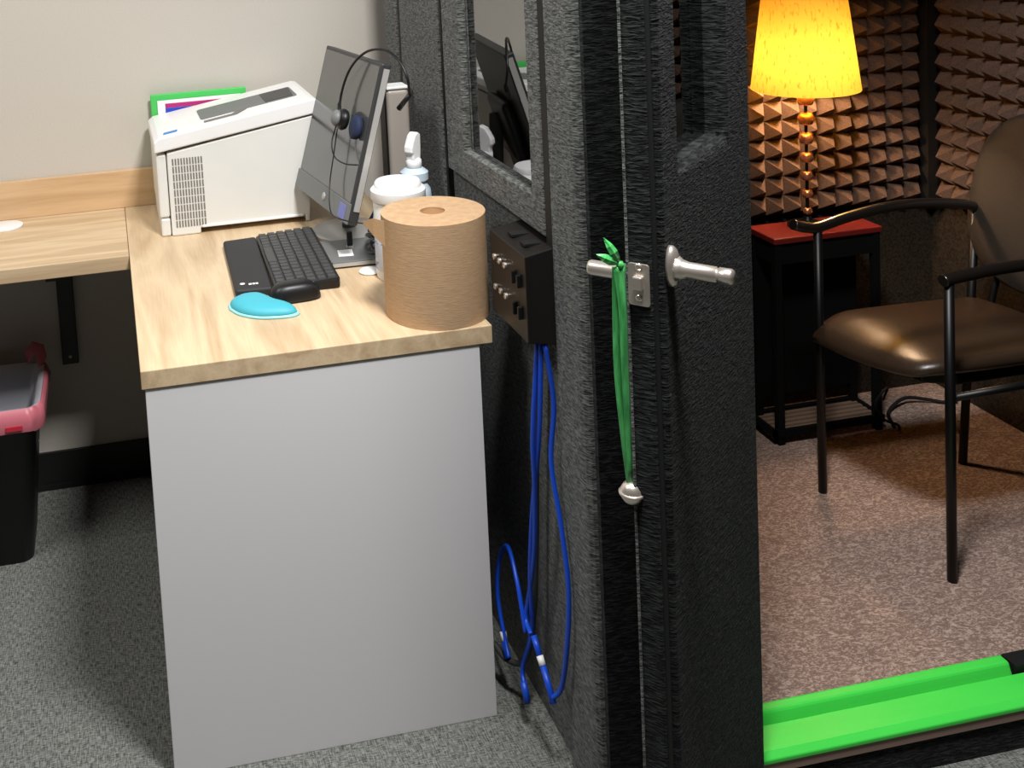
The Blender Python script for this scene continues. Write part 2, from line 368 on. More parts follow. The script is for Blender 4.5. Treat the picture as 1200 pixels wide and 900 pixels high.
D(link('inner_panel', bm, DFELT, bevel=.006, seg=3))
bm = bmesh.new(); framed(bm, .003, DW+.001, .0002, .006, DZ0+.004, DZ1-.004, .006, DW-.003, DZ0+.009, DZ1-.009)
D(link('door_seal', bm, RUBBER))
bm = bmesh.new(); box(bm, (-.0022, -.0318, DZ0), (.0015, -.0285, DZ1), 0, DM); D(link('lit_edge_strip', bm, FELT, bevel=.001))  # added pale strip, painted highlight on the lit fuzz of the door edge
bm = bmesh.new(); box(bm, (HX0-.005, -.022, HZ0-.005), (HX1+.005, -.018, HZ1+.005), 0, DM); D(link('door_pane', bm, GLASS))
LZ = 1.034
prismo_pts = rrect(-.0135, -.027, .0135, .027, .004, 4)
LM = DM @ Matrix(((0, 0, -1, -.0005), (1, 0, 0, -.0155), (0, 1, 0, LZ-.016), (0, 0, 0, 1)))
D(prismo('latch_plate', prismo_pts, 0, .002, CHROME, bevel=.0006, mtx=LM))
bm = bmesh.new(); box(bm, (-.010, -.0215, LZ-.021), (-.001, -.0095, LZ-.004), 0, DM); D(link('latch_bolt', bm, CHROME, bevel=.002))
bm = bmesh.new()
for dz in (-.033, .007):
    mt = DM @ Matrix(((0, 0, -1, -.0024), (1, 0, 0, -.0155), (0, 1, 0, LZ+dz), (0, 0, 0, 1))); lathe(bm, [(.0045, 0), (.0045, .0008), (.002, .0012)], 14, mtx=mt); D(link('screw', bm, CHROME)); bm = bmesh.new()
bm.free()
OX = .013
bm = bmesh.new()    # outer handle: slim neck and a round bar
mt = DM @ Matrix(((1, 0, 0, OX), (0, 0, -1, -.030), (0, 1, 0, LZ-.009), (0, 0, 0, 1)))
lathe(bm, [(.012, 0), (.012, .003), (.0098, .005), (.0098, .052), (.0085, .0555), (0, .056)], 28, mtx=mt)
D(link('lever_handle', bm, CHROME))
bm = bmesh.new()    # inner handle: upright oval rose, flared neck, bar with a square-cut tip
mt = DM @ Matrix(((.55, 0, 0, .022), (0, 0, 1, .0145), (0, -1, 0, LZ+.006), (0, 0, 0, 1)))
lathe(bm, [(.026, 0), (.026, .005), (.022, .009), (.014, .012)], 32, mtx=mt)
mt = DM @ Matrix(((1, 0, 0, .022), (0, 0, 1, .0245), (0, -1, 0, LZ+.004), (0, 0, 0, 1)))
lathe(bm, [(.0165, 0), (.012, .006), (.0100, .014), (.0095, .046), (.0080, .047), (.0080, .049), (.0095, .050), (.0095, .064), (.0080, .0665), (0, .067)], 28, mtx=mt)
D(link('lever_handle', bm, CHROME))

# ------------------------------------------------------------------ desks
desk = thing('desk', 'oak-topped return desk with a plain grey end panel facing the viewer', 'desk', (.32, 1.78, 0))
def PT(o, root):
    o.parent = root; o.location = o.location - root.location; return o
PT(boxo('desktop', (.011, 1.778, .711), (.636, 2.826, .744), WOODY, bevel=.0015), desk)
PT(boxo('end_panel', (.017, 1.781, 0), (.612, 1.802, .710), PANEL, bevel=.001), desk)
PT(boxo('modesty_panel', (.595, 1.803, .15), (.612, 2.55, .710), PANEL), desk)
ctr = thing('wall_counter', 'oak-look counter fixed along the back wall, left of the return desk', 'counter', (-1, 2.6, .71))
PT(boxo('countertop', (-1.9, 2.408, .711), (.010, 2.826, .744), WOODX, bevel=.0015), ctr)
PT(boxo('backsplash', (-1.9, 2.812, .7445), (.118, 2.828, .843), WOODB, bevel=.001), ctr)
bm = bmesh.new(); box(bm, (-.182, 2.806, .342), (-.140, 2.8285, .710)); box(bm, (-.182, 2.45, .69), (-.140, 2.81, .710))
br = PT(link('support_bracket', bm, BLACKP, bevel=.002), ctr)
bm = bmesh.new(); lathe(bm, [(.005, 0), (.004, .002), (0, .003)], 12, mtx=Matrix(((1,0,0,-.161),(0,0,-1,2.806),(0,1,0,.362),(0,0,0,1))))
s_ = link('screw', bm, CHROME, br); s_.location = -Vector(br.location) - Vector(ctr.location) + Vector(br.location)
s_.location = (0, 0, 0)
DT = .7445
tag(latheo('desk_grommet', [(.045, 0), (.045, .003), (.038, .005), (0, .006)], WHITE2, c=(-.292, 2.752, DT)), 'round white flat disc on the wall counter at the left', 'disc')

# ------------------------------------------------------------------ printer
pr = thing('printer', 'boxy white printer with a vent grille, standing against the wall', 'printer', (.29, 2.65, DT))
def PP(o): return PT(o, pr)
X0, X1, Y0, Y1 = .090, .480, 2.512, 2.79
bm = bmesh.new()
pts = [(X0+.026, .0), (X0+.095, 0), (X0+.095, .014), (X1-.04, .016), (X1-.04, .0), (X1-.03, .0), (X1-.004, .23), (X1-.002, .260), (X0+.026, .200)]
prism(bm, pts, 0, Y1-Y0, Matrix(((1,0,0,0),(0,0,1,Y0),(0,1,0,DT),(0,0,0,1))))
PP(link('body', bm, WHITEP, bevel=.003))
bm = bmesh.new(); box(bm, (X0+.098, Y0-.004, DT+.0145), (X1-.045, Y0+.03, DT+.0205)); PP(link('lower_ledge', bm, WHITE2, bevel=.002))
# front door strip (left)
bm = bmesh.new(); box(bm, (X0, Y0+.004, DT+.045), (X0+.024, Y1, DT+.199)); PP(link('front_door', bm, WHITEP, bevel=.005))
bm = bmesh.new(); box(bm, (X0+.002, Y0+.004, DT), (X0+.024, Y1, DT+.043)); PP(link('paper_drawer', bm, WHITEP, bevel=.004))
bm = bmesh.new()
prism(bm, [(X0-.003, .203), (X1+.000, .264), (X1+.008, .278), (X1+.004, .298), (X1-.010, .300), (X0+.010, .240), (X0-.003, .230)], -.006, Y1-Y0+.002, Matrix(((1,0,0,0),(0,0,1,Y0),(0,1,0,DT),(0,0,0,1))))
PP(link('top_cover', bm, WHITE2, bevel=.004, seg=3))
sl = math.atan2(.06, X1-X0-.02)
TM = Matrix.Translation((X0+.010, Y0, DT+.2405)) @ Matrix.Rotation(-sl, 4, 'Y')
bm = bmesh.new(); prism(bm, rrect(.11, .075, .355, .20, .01), -.001, .0012, TM); PP(link('output_tray', bm, GREYP))
bm = bmesh.new(); prism(bm, [(.275,.082),(.345,.082),(.352,.193),(.275,.193)], .0012, .0024, TM); PP(link('tray_stop', bm, DGREY))
bm = bmesh.new(); prism(bm, [(.115, .035), (.195,.035), (.225,.070), (.20,.072), (.185,.05), (.115,.05)], 0, .0018, TM); PP(link('finger_slot', bm, VENT))
bm = bmesh.new(); prism(bm, [(.012,.018),(.045,.018),(.048,.034),(.015,.034)], 0, .0012, TM); PP(plabel(link('label_sticker', bm, mat('blue_sticker', srgb(60, 130, 200), .5)), 'small blue sticker'))
bm = bmesh.new()
for i in range(11):
    for j in range(9):
        x = X0+.037+i*.0068; z = DT+.020+j*.0188
        box(bm, (x, Y0-.0008, z), (x+.0036, Y0+.002, z+.0160))
PP(link('vent_grille', bm, VENT))
# folder and sheets behind the printer
gf = tag(boxo('green_folder', (.098, 2.800, DT), (.350, 2.8095, 1.038), GREEN, bevel=.002), 'green folder standing upright between the printer and the wall', 'folder')
sh = thing('printed_sheet', 'white sheet with magenta and blue bars in front of the green folder', 'paper', (.23, 2.797, DT))
PT(boxo('sheet', (.115, 2.7955, DT), (.335, 2.7975, 1.022), PAPER), sh)
PT(boxo('printed_bar', (.135, 2.7945, 1.002), (.325, 2.7955, 1.013), MAGENTA), sh)
PT(boxo('printed_bar', (.135, 2.7945, .988), (.285, 2.7955, 1.001), BLUEP), sh)

# ------------------------------------------------------------------ monitor
c_bn, c_bf = Vector((.463, 2.160, .83)), Vector((.421, 2.49, .855))
cb = (c_bn+c_bf)/2; cb.z = .838
yd = Vector((c_bn.x-c_bf.x, c_bn.y-c_bf.y, 0)).normalized()     # towards the camera
zd = Vector((.28, .035, .96)).normalized(); zd = (zd - yd*zd.dot(yd)).normalized()
xd = yd.cross(zd).normalized()     # out of the screen?
if xd.x > 0: xd = -xd
MM = Matrix(((yd.x, xd.x, zd.x, cb.x), (yd.y, xd.y, zd.y, cb.y), (yd.z, xd.z, zd.z, cb.z), (0, 0, 0, 1)))
mo = thing('monitor', 'tilted-back grey desktop monitor on a round silver base, seen from the side', 'monitor', (.53, 2.44, DT))
HW, HH = .176, .346
bm = bmesh.new(); box(bm, (-HW, -.022, 0), (HW, 0, HH), 0, MM); PT(link('screen_housing', bm, DGREY, bevel=.003), mo)
bm = bmesh.new(); box(bm, (-HW+.008, 0, .045), (HW-.008, .0012, HH-.008), 0, MM); PT(link('screen', bm, SCREEN), mo)
bm = bmesh.new(); box(bm, (-HW, 0, 0), (HW, .004, .044), 0, MM); PT(link('lower_bezel', bm, GREYP, bevel=.001), mo)
bm = bmesh.new(); box(bm, (HW, -.019, .03), (HW+.002, -.006, HH-.01), 0, MM); PT(link('side_trim', bm, SILVER), mo)
bm = bmesh.new(); lathe(bm, [(.010, 0), (.010, .0008), (0, .001)], 20, mtx=MM @ Matrix(((1,0,0,.02),(0,0,1,.004),(0,1,0,.022),(0,0,0,1)))); PT(plabel(link('badge', bm, SILVER), 'round silver maker badge'), mo)
bm = bmesh.new(); box(bm, (HW-.055, .004, .006), (HW-.02, .0052, .036), 0, MM); PT(plabel(link('energy_sticker', bm, mat('lilac_sticker', srgb(120, 128, 190), .5)), 'small lilac blue sticker'), mo)
bm = bmesh.new(); box(bm, (-.08, -.046, .07), (.08, -.022, .22), 0, MM); PT(link('back_housing', bm, DGREY, bevel=.012, seg=3), mo)
mc = (.520, 2.398)
PT(latheo('stand_base', [(.088, 0), (.088, .005), (.082, .009), (.03, .013), (0, .013)], SILVER, c=(mc[0], mc[1], DT), n=48), mo)
bm = bmesh.new(); tube(bm, [(mc[0], mc[1], DT+.012), (mc[0]+.01, mc[1]-.02, DT+.12), (mc[0]+.012, mc[1]-.035, DT+.25)], .016, 16); PT(link('stand_neck', bm, GREYP), mo)
# closed laptop
lap = thing('laptop', 'flat closed grey laptop with a white sticker, in front of the monitor', 'laptop', (.51, 2.24, DT))
LMx = Matrix(((math.cos(-.04), -math.sin(-.04), 0, .540), (math.sin(-.04), math.cos(-.04), 0, 2.245), (0, 0, 1, DT), (0, 0, 0, 1)))
PT(prismo('base', rrect(-.11, -.092, .07, .055, .006), 0, .008, DGREY, mtx=LMx, bevel=.001), lap)
PT(prismo('lid', rrect(-.11, -.092, .07, .055, .006), .0085, .014, GREYP, mtx=LMx, bevel=.001), lap)
PT(prismo('front_trim', [(-.108,-.094),(.068,-.094),(.068,-.092),(-.108,-.092)], .004, .011, SILVER, mtx=LMx), lap)
PT(plabel(prismo('sticker', [(-.088,-.058),(-.056,-.060),(-.052,-.018),(-.084,-.016)], .014, .0146, PAPER, mtx=LMx), 'white paper sticker'), lap)
cl = thing('usb_plug', 'small black upright plug standing on the laptop below the monitor', 'plug', (.487, 2.245, DT+.014))
bm = bmesh.new(); prism(bm, rrect(-.008, -.005, .008, .005, .002), 0, .004); PT(link('plug_foot', bm, SILVER), cl).location = (0, 0, 0)
bm = bmesh.new(); prism(bm, rrect(-.006, -.004, .006, .004, .002), .004, .034); PT(link('plug_body', bm, BLACKP), cl).location = (0, 0, 0)
# slim tower
tw = thing('desktop_speaker', 'tall slim taupe speaker column standing behind the monitor', 'speaker', (.645, 2.40, DT))
PT(boxo('cabinet', (.622, 2.375, DT), (.6755, 2.43, 1.072), TAUPE, bevel=.010, seg=4), tw)
PT(boxo('grille', (.617, 2.380, DT+.01), (.6215, 2.425, 1.066), BLACKP, bevel=.001), tw)
PT(boxo('top_cap', (.622, 2.375, 1.0725), (.6755, 2.43, 1.079), WHITE2, bevel=.002), tw)

# ------------------------------------------------------------------ headset hung on the monitor
hs = thing('headset', 'thin black wire headset hanging over the top corner of the monitor', 'headset', (.53, 2.3, 1.1))
def m(x, y, z): return MM @ Vector((x, y, z))
arc = [m(.055, .018, .185), m(.035, .020, .25), m(.055, .020, .315), m(.105, .012, .36), m(.165, -.004, .374), m(.21, -.020, .36), m(.235, -.035, .33), m(.232, -.05, .295)]
PT(tubeo('headband', arc, .0028, BLACKP, n=8, sp=6), hs)
bm = bmesh.new(); tube(bm, [m(.052, .016, .185), m(.035, .020, .235)], [.006, .004], 8); PT(link('slider', bm, BLACKP), hs)
EM = MM @ Matrix(((1,0,0,.075),(0,0,1,.010),(0,1,0,.205),(0,0,0,1)))
bm = bmesh.new(); lathe(bm, [(.012, 0), (.021, .003), (.024, .010), (.021, .018), (.010, .022), (0, .022)], 28, mtx=EM); PT(link('ear_cushion', bm, BLACKP), hs)
bm = bmesh.new(); lathe(bm, [(.018, .0), (.018, .006), (.012, .012), (0, .014)], 24, mtx=EM @ Matrix.Translation((-.006, 0, .020))); PT(link('ear_cup', bm, GREYP), hs)
EM2 = MM @ Matrix(((1,0,0,.135),(0,0,1,.004),(0,1,0,.20),(0,0,0,1)))
bm = bmesh.new(); lathe(bm, [(.012, 0), (.026, .003), (.026, .012), (.018, .016), (0, .016)], 28, mtx=EM2); PT(link('ear_cushion', bm, NAVY), hs)
bm = bmesh.new(); tube(bm, [m(.232, -.05, .297), m(.205, -.045, .262)], [.0045, .006], 8); PT(link('temple_pad', bm, BLACKP), hs)
PT(tubeo('microphone_boom', [m(.06, .026, .19), m(.065, .03, .15), m(.10, .03, .125), m(.15, .024, .122), m(.19, .012, .13)], .0015, BLACKP, n=6, sp=6), hs)
PT(tubeo('cord', [m(.05, .018, .18), m(.062, .018, .12), m(.075, .018, .06), m(.12, .02, .01), m(.19, .014, .012), m(.23, -.03, .02)], .0014, BLACKP, n=6, sp=6), hs)

# ------------------------------------------------------------------ navy pouch and grey cables behind
pc = bmesh.new()
prism(pc, [(-.045, 0), (.035, 0), (.038, .10), (.02, .125), (-.015, .085), (-.045, .05)], 0, .032, Matrix(((.35, 0, .9, .553), (-.9, 0, .35, 2.262), (0, 1, 0, DT), (0, 0, 0, 1))))
tag(link('cloth_pouch', pc, NAVY, bevel=.012, seg=3), 'navy blue cloth pouch slumped behind the monitor', 'pouch')
cp = []
for k in range(46):
    a = k*.62; cp.append((.555+.035*math.cos(a)+.006*math.sin(k), 2.20+.045*math.sin(a), DT+.012+.0012*k+.008*math.sin(a*1.7)))
tag(tubeo('grey_cable_coil', cp, .0035, GCABLE, n=8), 'loosely coiled grey cable behind the paper towel roll', 'cable')

# ------------------------------------------------------------------ keyboard, mouse, wrist rest
def quadmap(c00, c10, c01, z0):
    ex = Vector((c10[0]-c00[0], c10[1]-c00[1], 0)); ey = Vector((c01[0]-c00[0], c01[1]-c00[1], 0))
    return Matrix(((ex.x, ey.x, 0, c00[0]), (ex.y, ey.y, 0, c00[1]), (0, 0, 1, z0), (0, 0, 0, 1)))
kb = thing('keyboard', 'black computer keyboard with its keys toward the monitor', 'keyboard', (.35, 2.27, DT))
ka = -.035
KM = Matrix.Translation((.288, 2.052, DT)) @ Matrix.Rotation(ka, 4, 'Z')    # local x: away from the user (keys rows), y: length
bm = bmesh.new(); prism(bm, rrect(.0, 0, .133, .352, .008), 0, .013, KM)
for v in bm.verts:
    q = KM.inverted() @ v.co
    if q.z > .01: v.co.z += q.x*.06
PT(link('key_base', bm, BLACKP, bevel=.003), kb)
bm = bmesh.new()
rows = 6; ncol = 17
for i in range(rows):
    for j in range(ncol):
        if j in (13,) and i < 5 and False: continue
        x0 = .006+i*.0205; y0 = .006+j*.0201
        if j > 3: y0 += .004
        if j > 12: pass
        if i == 0 and 7 <= j <= 11: continue
        M2 = KM @ Matrix.Translation((x0, y0, .0125+x0*.06+.0003))
        vs = box(bm, (0, 0, 0), (.0176, .0174, .0045), 0, M2)
        c = M2 @ Vector((.0088, .0087, .0045))
        for v in vs[4:]: v.co = c + (v.co-c)*Vector((.8, .8, 1)).x if False else v.co.lerp(Vector((c.x, c.y, v.co.z)), .14)
M2 = KM @ Matrix.Translation((.006, .006+7*.0201+.004, .0129)); box(bm, (0, 0, 0), (.0176, .0988, .0045), 0, M2)
PT(plabel(link('keycaps', bm, KEYP, kb), 'rows of dark grey keycaps'), kb)
wr = thing('palm_rest', 'black padded palm rest lying along the keyboard', 'palm rest', (.25, 2.25, DT))
WM = Matrix.Translation((.210, 2.060, DT)) @ Matrix.Rotation(ka*.4, 4, 'Z')
bm = bmesh.new(); prism(bm, [(0.0, 0), (.074, -.006), (.084, .33), (.008, .322)], 0, .017, WM); PT(link('pad', bm, PADP, bevel=.006, seg=4), wr)
bm = bmesh.new(); lathe(bm, [(.0055, 0), (.0055, .0006), (0, .0007)], 18, mtx=WM @ Matrix.Translation((.018, .030, .0171)))
box(bm, (.030, .020, .0171), (.036, .0235, .0176), 0, WM); box(bm, (.030, .0245, .0171), (.036, .028, .0176), 0, WM); box(bm, (.0375, .020, .0171), (.0425, .028, .0176), 0, WM); box(bm, (.044, .020, .0171), (.049, .028, .0176), 0, WM)
PT(plabel(link('logo', bm, WHITE2), 'small white printed emblem'), wr)

def blob(name, outline, h, mt, m_, nz=8, pw=.5, parent=None):
    bm = bmesh.new(); cx = sum(p[0] for p in outline)/len(outline); cy = sum(p[1] for p in outline)/len(outline); rings = []
    for k in range(nz+1):
        t = k/nz; s = math.cos(t*PI/2*.98); z = h*math.sin(t*PI/2)
        rings.append([bm.verts.new(mt @ Vector((cx+(x-cx)*s**pw, cy+(y-cy)*s**pw, z))) for x, y in outline])
    n = len(outline)
    for i in range(nz):
        for k in range(n): bm.faces.new((rings[i][k], rings[i][(k+1)%n], rings[i+1][(k+1)%n], rings[i+1][k])).smooth = True
    bm.faces.new(rings[0][::-1]); bm.faces.new(rings[-1]).smooth = True
    return link(name, bm, m_, parent)
ms = thing('computer_mouse', 'black computer mouse beside the keyboard, behind the cyan wrist rest', 'mouse', (.325, 2.045, DT))
ol = []
for k in range(28):
    a = 2*PI*k/28; ol.append((.052*math.copysign(abs(math.cos(a))**.85, math.cos(a)), (.030+.003*math.cos(2*a))*math.copysign(abs(math.sin(a))**.8, math.sin(a))))
MMt = Matrix.Translation((.322, 2.022, DT+.001)) @ Matrix.Rotation(.06, 4, 'Z')
PT(blob('shell', ol, .034, MMt, BLACKP, nz=9, pw=.55), ms)
bm = bmesh.new(); tube(bm, [MMt @ Vector((.036, -.003, .0225)), MMt @ Vector((.036, .003, .0225))], .006, 14); PT(link('scroll_wheel', bm, GREYP), ms)
bm = bmesh.new(); tube(bm, [MMt @ Vector((x, .0, z)) for x, z in ((.052, .012), (.04, .0238), (.025, .0305), (.012, .0335))], .0006, 6); PT(link('button_seam', bm, RUBBER), ms)
wp = thing('wrist_rest', 'small cyan teardrop gel wrist rest on the desk', 'wrist rest', (.25, 2.0, DT))
DYP = -.017
raw = [(.190,2.018),(.192,2.048),(.215,2.070),(.246,2.070),(.266,2.045),(.285,2.008),(.312,1.975),(.316,1.955),(.300,1.945),(.27,1.947),(.235,1.958),(.205,1.985)]
sp = spline([(x, y+DYP, 0) for x, y in raw+raw[:1]], 5)[:-1]; ol2 = [(p.x, p.y) for p in sp]
PT(blob('trim', ol2, .006, Matrix.Translation((0, 0, DT)), CYANR, nz=3, pw=.15), wp)
cx = sum(p[0] for p in ol2)/len(ol2); cy = sum(p[1] for p in ol2)/len(ol2)
PT(blob('gel_pad', [(cx+(x-cx)*.93, cy+(y-cy)*.93) for x, y in ol2], .017, Matrix.Translation((0, 0, DT+.004)), CYAN, nz=8, pw=.5), wp)

# ------------------------------------------------------------------ paper towel roll
RC = (.566, 1.875)
ro = thing('paper_towel_roll', 'large upright roll of brown paper towel at the desk corner', 'paper roll', (RC[0], RC[1], DT))
RR, RHt = .0960, .190
bm = bmesh.new(); lathe(bm, [(RR, 0), (RR, RHt)], 72, (RC[0], RC[1], DT)); 
for f in [f for f in bm.faces if len(f.verts) > 4]: bm.faces.remove(f)
lathe(bm, [(.023, RHt), (RR, RHt)], 72, (RC[0], RC[1], DT)); 
for f in [f for f in bm.faces if len(f.verts) > 4]: bm.faces.remove(f)
lathe(bm, [(.023, 0), (.023, RHt)], 72, (RC[0], RC[1], DT))
for f in [f for f in bm.faces if len(f.verts) > 4]: bm.faces.remove(f)
lathe(bm, [(.023, 0), (RR, 0)], 72, (RC[0], RC[1], DT))
for f in [f for f in bm.faces if len(f.verts) > 4]: bm.faces.remove(f)
bmesh.ops.remove_doubles(bm, verts=bm.verts, dist=1e-5)
o = PT(link('paper_winding', bm, KRAFT), ro); e = o.modifiers.new('s', 'EDGE_SPLIT'); e.split_angle = .7
bm = bmesh.new(); lathe(bm, [(.0215, .001), (.0229, .001), (.0229, RHt-.004), (.0215, RHt-.004), (.0215, .001)], 40, (RC[0], RC[1], DT)); PT(link('cardboard_core', bm, CORE), ro)
bm = bmesh.new()
fl = [(RC[0]-RR*.99, RC[1]-.01), (RC[0]-RR-.012, RC[1]+.02), (RC[0]-RR-.022, RC[1]+.06)]
a = [bm.verts.new((x, y, DT+z)) for (x, y), z in zip(fl, (RHt-.006, RHt-.008, RHt-.024))]; b_ = [bm.verts.new((x, y, DT+z)) for (x, y), z in zip(fl, (RHt-.055, RHt-.042, RHt-.028))]
for i in range(2): bm.faces.new((a[i], a[i+1], b_[i+1], b_[i]))
o = PT(link('loose_end', bm, KRAFTT), ro); sd = o.modifiers.new('t', 'SOLIDIFY'); sd.thickness = .0008

# ------------------------------------------------------------------ wipes tub, spray bottle, cap
CC = (.556, 2.075)
tub = thing('wipes_canister', 'tall white wipes canister with a round lid behind the paper roll', 'canister', (CC[0], CC[1], DT))
PT(latheo('tub', [(.050, 0), (.052, .004), (.052, .158), (.050, .162), (0, .162)], WHITEP, c=(CC[0], CC[1], DT)), tub)
PT(plabel(latheo('label_band', [(.0523, .02), (.0528, .021), (.0528, .125), (.0523, .126)], mat('label_print', srgb(206, 212, 224), .5, noise=((30, 30, 60), srgb(96, 112, 180), .56, .6, 3)), c=(CC[0], CC[1], DT)), 'pale printed label'), tub)
PT(latheo('lid', [(.054, .1605), (.056, .164), (.056, .182), (.051, .187), (.048, .188), (.047, .196), (.044, .199), (0, .200)], WHITE2, c=(CC[0], CC[1], DT)), tub)
SB = (.625, 2.19)
sb = thing('spray_bottle', 'spray bottle with pale blue shoulders and a white trigger head', 'bottle', (SB[0], SB[1], DT))
PT(latheo('bottle', [(.032, 0), (.035, .006), (.035, .13), (.0335, .145), (.024, .160), (.030, .166), (.030, .182), (.020, .190), (.013, .193), (0, .193)], LBLUE, c=(SB[0], SB[1], DT)), sb)
bm = bmesh.new(); lathe(bm, [(.017, .187), (.017, .208), (.012, .212), (0, .212)], 28, (SB[0], SB[1], DT)); PT(link('collar', bm, WHITE2), sb)
bm = bmesh.new()
prism(bm, [(-.014, .205), (.013, .205), (.016, .232), (.017, .262), (.006, .268), (-.006, .262), (-.014, .250), (-.020, .238), (-.021, .226), (-.015, .222)], -.0105, .0105, Matrix(((.75, 0, .66, SB[0]), (.66, 0, -.75, SB[1]), (0, 1, 0, DT), (0, 0, 0, 1))))
PT(link('trigger_head', bm, WHITE2, bevel=.004, seg=3), sb)
tag(latheo('bottle_cap', [(.0, 0), (.020, 0), (.022, .003), (.019, .006), (0, .007)], WHITE2, c=(.497, 2.115, DT)), 'small round white cap lying at the foot of the canister', 'cap')

# ------------------------------------------------------------------ connection box and cables
cb_ = thing('connection_box', 'black wall-mounted jack box on the booth beside the paper roll', 'jack box', (.67, 1.70, .85))
bm = bmesh.new()
X_, Z0_, Z1_ = .641, .772, .918
prism(bm, [(X_, Z0_), (.7035, Z0_-.010), (.7035, Z1_+.012), (X_, Z1_)], 1.622, 1.782, Matrix(((1,0,0,0),(0,0,1,0),(0,1,0,0),(0,0,0,1))))
PT(link('housing', bm, BOX, bevel=.0015), cb_)
for zz in (.872, .818):
    for k in range(3):
        j = latheo('jack', [(.0055, 0), (.0055, .004), (.003, .005), (.003, .002), (0, .002)], CHROME, n=16, mtx=Matrix(((0, 0, -1, X_), (1, 0, 0, 1.758-k*.024), (0, 1, 0, zz+.004), (0, 0, 0, 1)))); PT(plabel(j, 'silver jack socket'), cb_)
    for k in range(2):
        PT(boxo('toggle_switch', (X_-.008, 1.664-k*.024, zz-.012), (X_, 1.670-k*.024, zz+.010), BLACKP, bevel=.0015), cb_)
for k in range(2):
    y = 1.655+k*.055
    PT(boxo('cable_port', (.655, y, .9235), (.685, y+.022, .9275), RUBBER), cb_)
def cable(name, pts, r, m_, label, ends=None):
    t = thing(name, label, 'cable', pts[0], group='blue cables under the jack box' if name == 'blue_cable' else None); PT(tubeo('cord', pts, r, m_, n=10, sp=10), t)
    for (p, q, mm, rr, nm) in ends or ():
        bm = bmesh.new(); tube(bm, [p, q], rr, 10); PT(link(nm, bm, mm), t)
    return t
cable('blue_cable', [(.668, 1.634, .765), (.664, 1.650, .60), (.662, 1.690, .44), (.664, 1.72, .30), (.672, 1.745, .18), (.66, 1.765, .10), (.655, 1.75, .075)], .0042, BLUEC,
      'blue cable hanging nearest the desk, dropping straight to the floor', [((.655, 1.752, .08), (.655, 1.738, .05), BLUEC, .006, 'plug_boot')])
cable('blue_cable', [(.672, 1.628, .765), (.684, 1.630, .66), (.676, 1.632, .56), (.680, 1.612, .46), (.682, 1.596, .36), (.678, 1.600, .26), (.674, 1.622, .165), (.662, 1.636, .135)], .0042, BLUEC,
      'blue cable bowing out against the corner post in a long loop', [((.662, 1.632, .128), (.660, 1.668, .172), BLUEC, .0055, 'plug_boot'), ((.660, 1.668, .172), (.659, 1.678, .183), WHITE2, .0062, 'cable_tag'), ((.659, 1.678, .183), (.658, 1.70, .205), BLUEC, .0055, 'plug_boot')])
cable('blue_cable', [(.664, 1.640, .765), (.655, 1.655, .60), (.66, 1.67, .50), (.666, 1.70, .36), (.665, 1.735, .25), (.66, 1.74, .21), (.657, 1.71, .20)], .0042, BLUEC,
      'blue cable crossing behind the straight one', None)
cable('blue_cable', [(.655, 1.73, .19), (.658, 1.77, .26), (.665, 1.83, .29), (.662, 1.87, .24), (.655, 1.87, .17), (.652, 1.835, .11), (.65, 1.81, .085)], .0042, BLUEC,
      'blue cable coiled low behind the desk end panel', [((.652, 1.842, .115), (.651, 1.833, .102), WHITE2, .0062, 'cable_tag'), ((.651, 1.833, .102), (.649, 1.815, .08), BLUEC, .0055, 'plug_boot')])
cable('grey_cable', [(.683, 1.69, .755), (.686, 1.70, .66), (.684, 1.72, .50), (.684, 1.735, .36), (.68, 1.75, .22), (.672, 1.78, .10), (.65, 1.82, .075), (.64, 1.86, .08)], .0055, mat('dark_grey_cable', srgb(58, 60, 58), .5),
      'thick dark grey cable hanging left of the blue cables', [((.683, 1.69, .764), (.683, 1.69, .758), CHROME, .0075, 'ferrule')])

# ------------------------------------------------------------------ ribbon and bell on the outer lever
rb = thing('bell_ribbon', 'green ribbon with a silver jingle bell tied to the door lever', 'ribbon', (.48, 1.02, 1.12))
HP = DM @ Vector((OX, -.040, LZ-.009))
bx = HP.copy()
RM = Matrix(((rt.x, 0, 0, 0), (rt.y, 0, 0, 0), (0, 0, 0, 0), (0, 0, 0, 1)))
nd = -nrm
def strip(name, pts, wd, mm, side, th=.0008):
    bm = bmesh.new(); P = spline(pts, 8); prev = None
    for i, p in enumerate(P):
        ww = wd[0] + (wd[1]-wd[0])*i/(len(P)-1); s = side*(ww/2)
        cur = (bm.verts.new(p-s), bm.verts.new(p+s))
        if prev: bm.faces.new((prev[0], prev[1], cur[1], cur[0])).smooth = True
        prev = cur
    o = link(name, bm, mm); sd = o.modifiers.new('t', 'SOLIDIFY'); sd.thickness = th; return o
Xr = Vector((.985, -.165, 0))
p0 = HP - u*.0125
bellc = Vector((p0.x+.006, p0.y, .738))
PT(strip('ribbon_strand', [p0+Vector((0,0,.012)), p0+Vector((0,0,-.03))+nd*.002, p0+Vector((0,0,-.12))+nd*.004, p0+Vector((0,0,-.20)), bellc+Vector((0,0,.012))], (.020, .014), RIBBON, Xr), rb)
PT(strip('ribbon_strand', [p0-u*.003+Vector((0,0,.012)), p0-u*.003+Vector((0,0,-.04))-nd*.004, p0-u*.003+Vector((0,0,-.12))-nd*.004, bellc-u*.002+Vector((0,0,.012))], (.015, .009), RIBBON, Xr), rb)
bm = bmesh.new(); tube(bm, [HP-nd*.008, HP+nd*.008], .0115, 20); PT(link('ribbon_loop', bm, RIBBON), rb)
bm = bmesh.new(); lathe(bm, [(0, -.005), (.0045, -.003), (.0052, 0), (.004, .004), (0, .005)], 14, p0+Vector((0, 0, .014))); PT(link('knot', bm, RIBBON), rb)
k0 = p0+Vector((0, 0, .016))
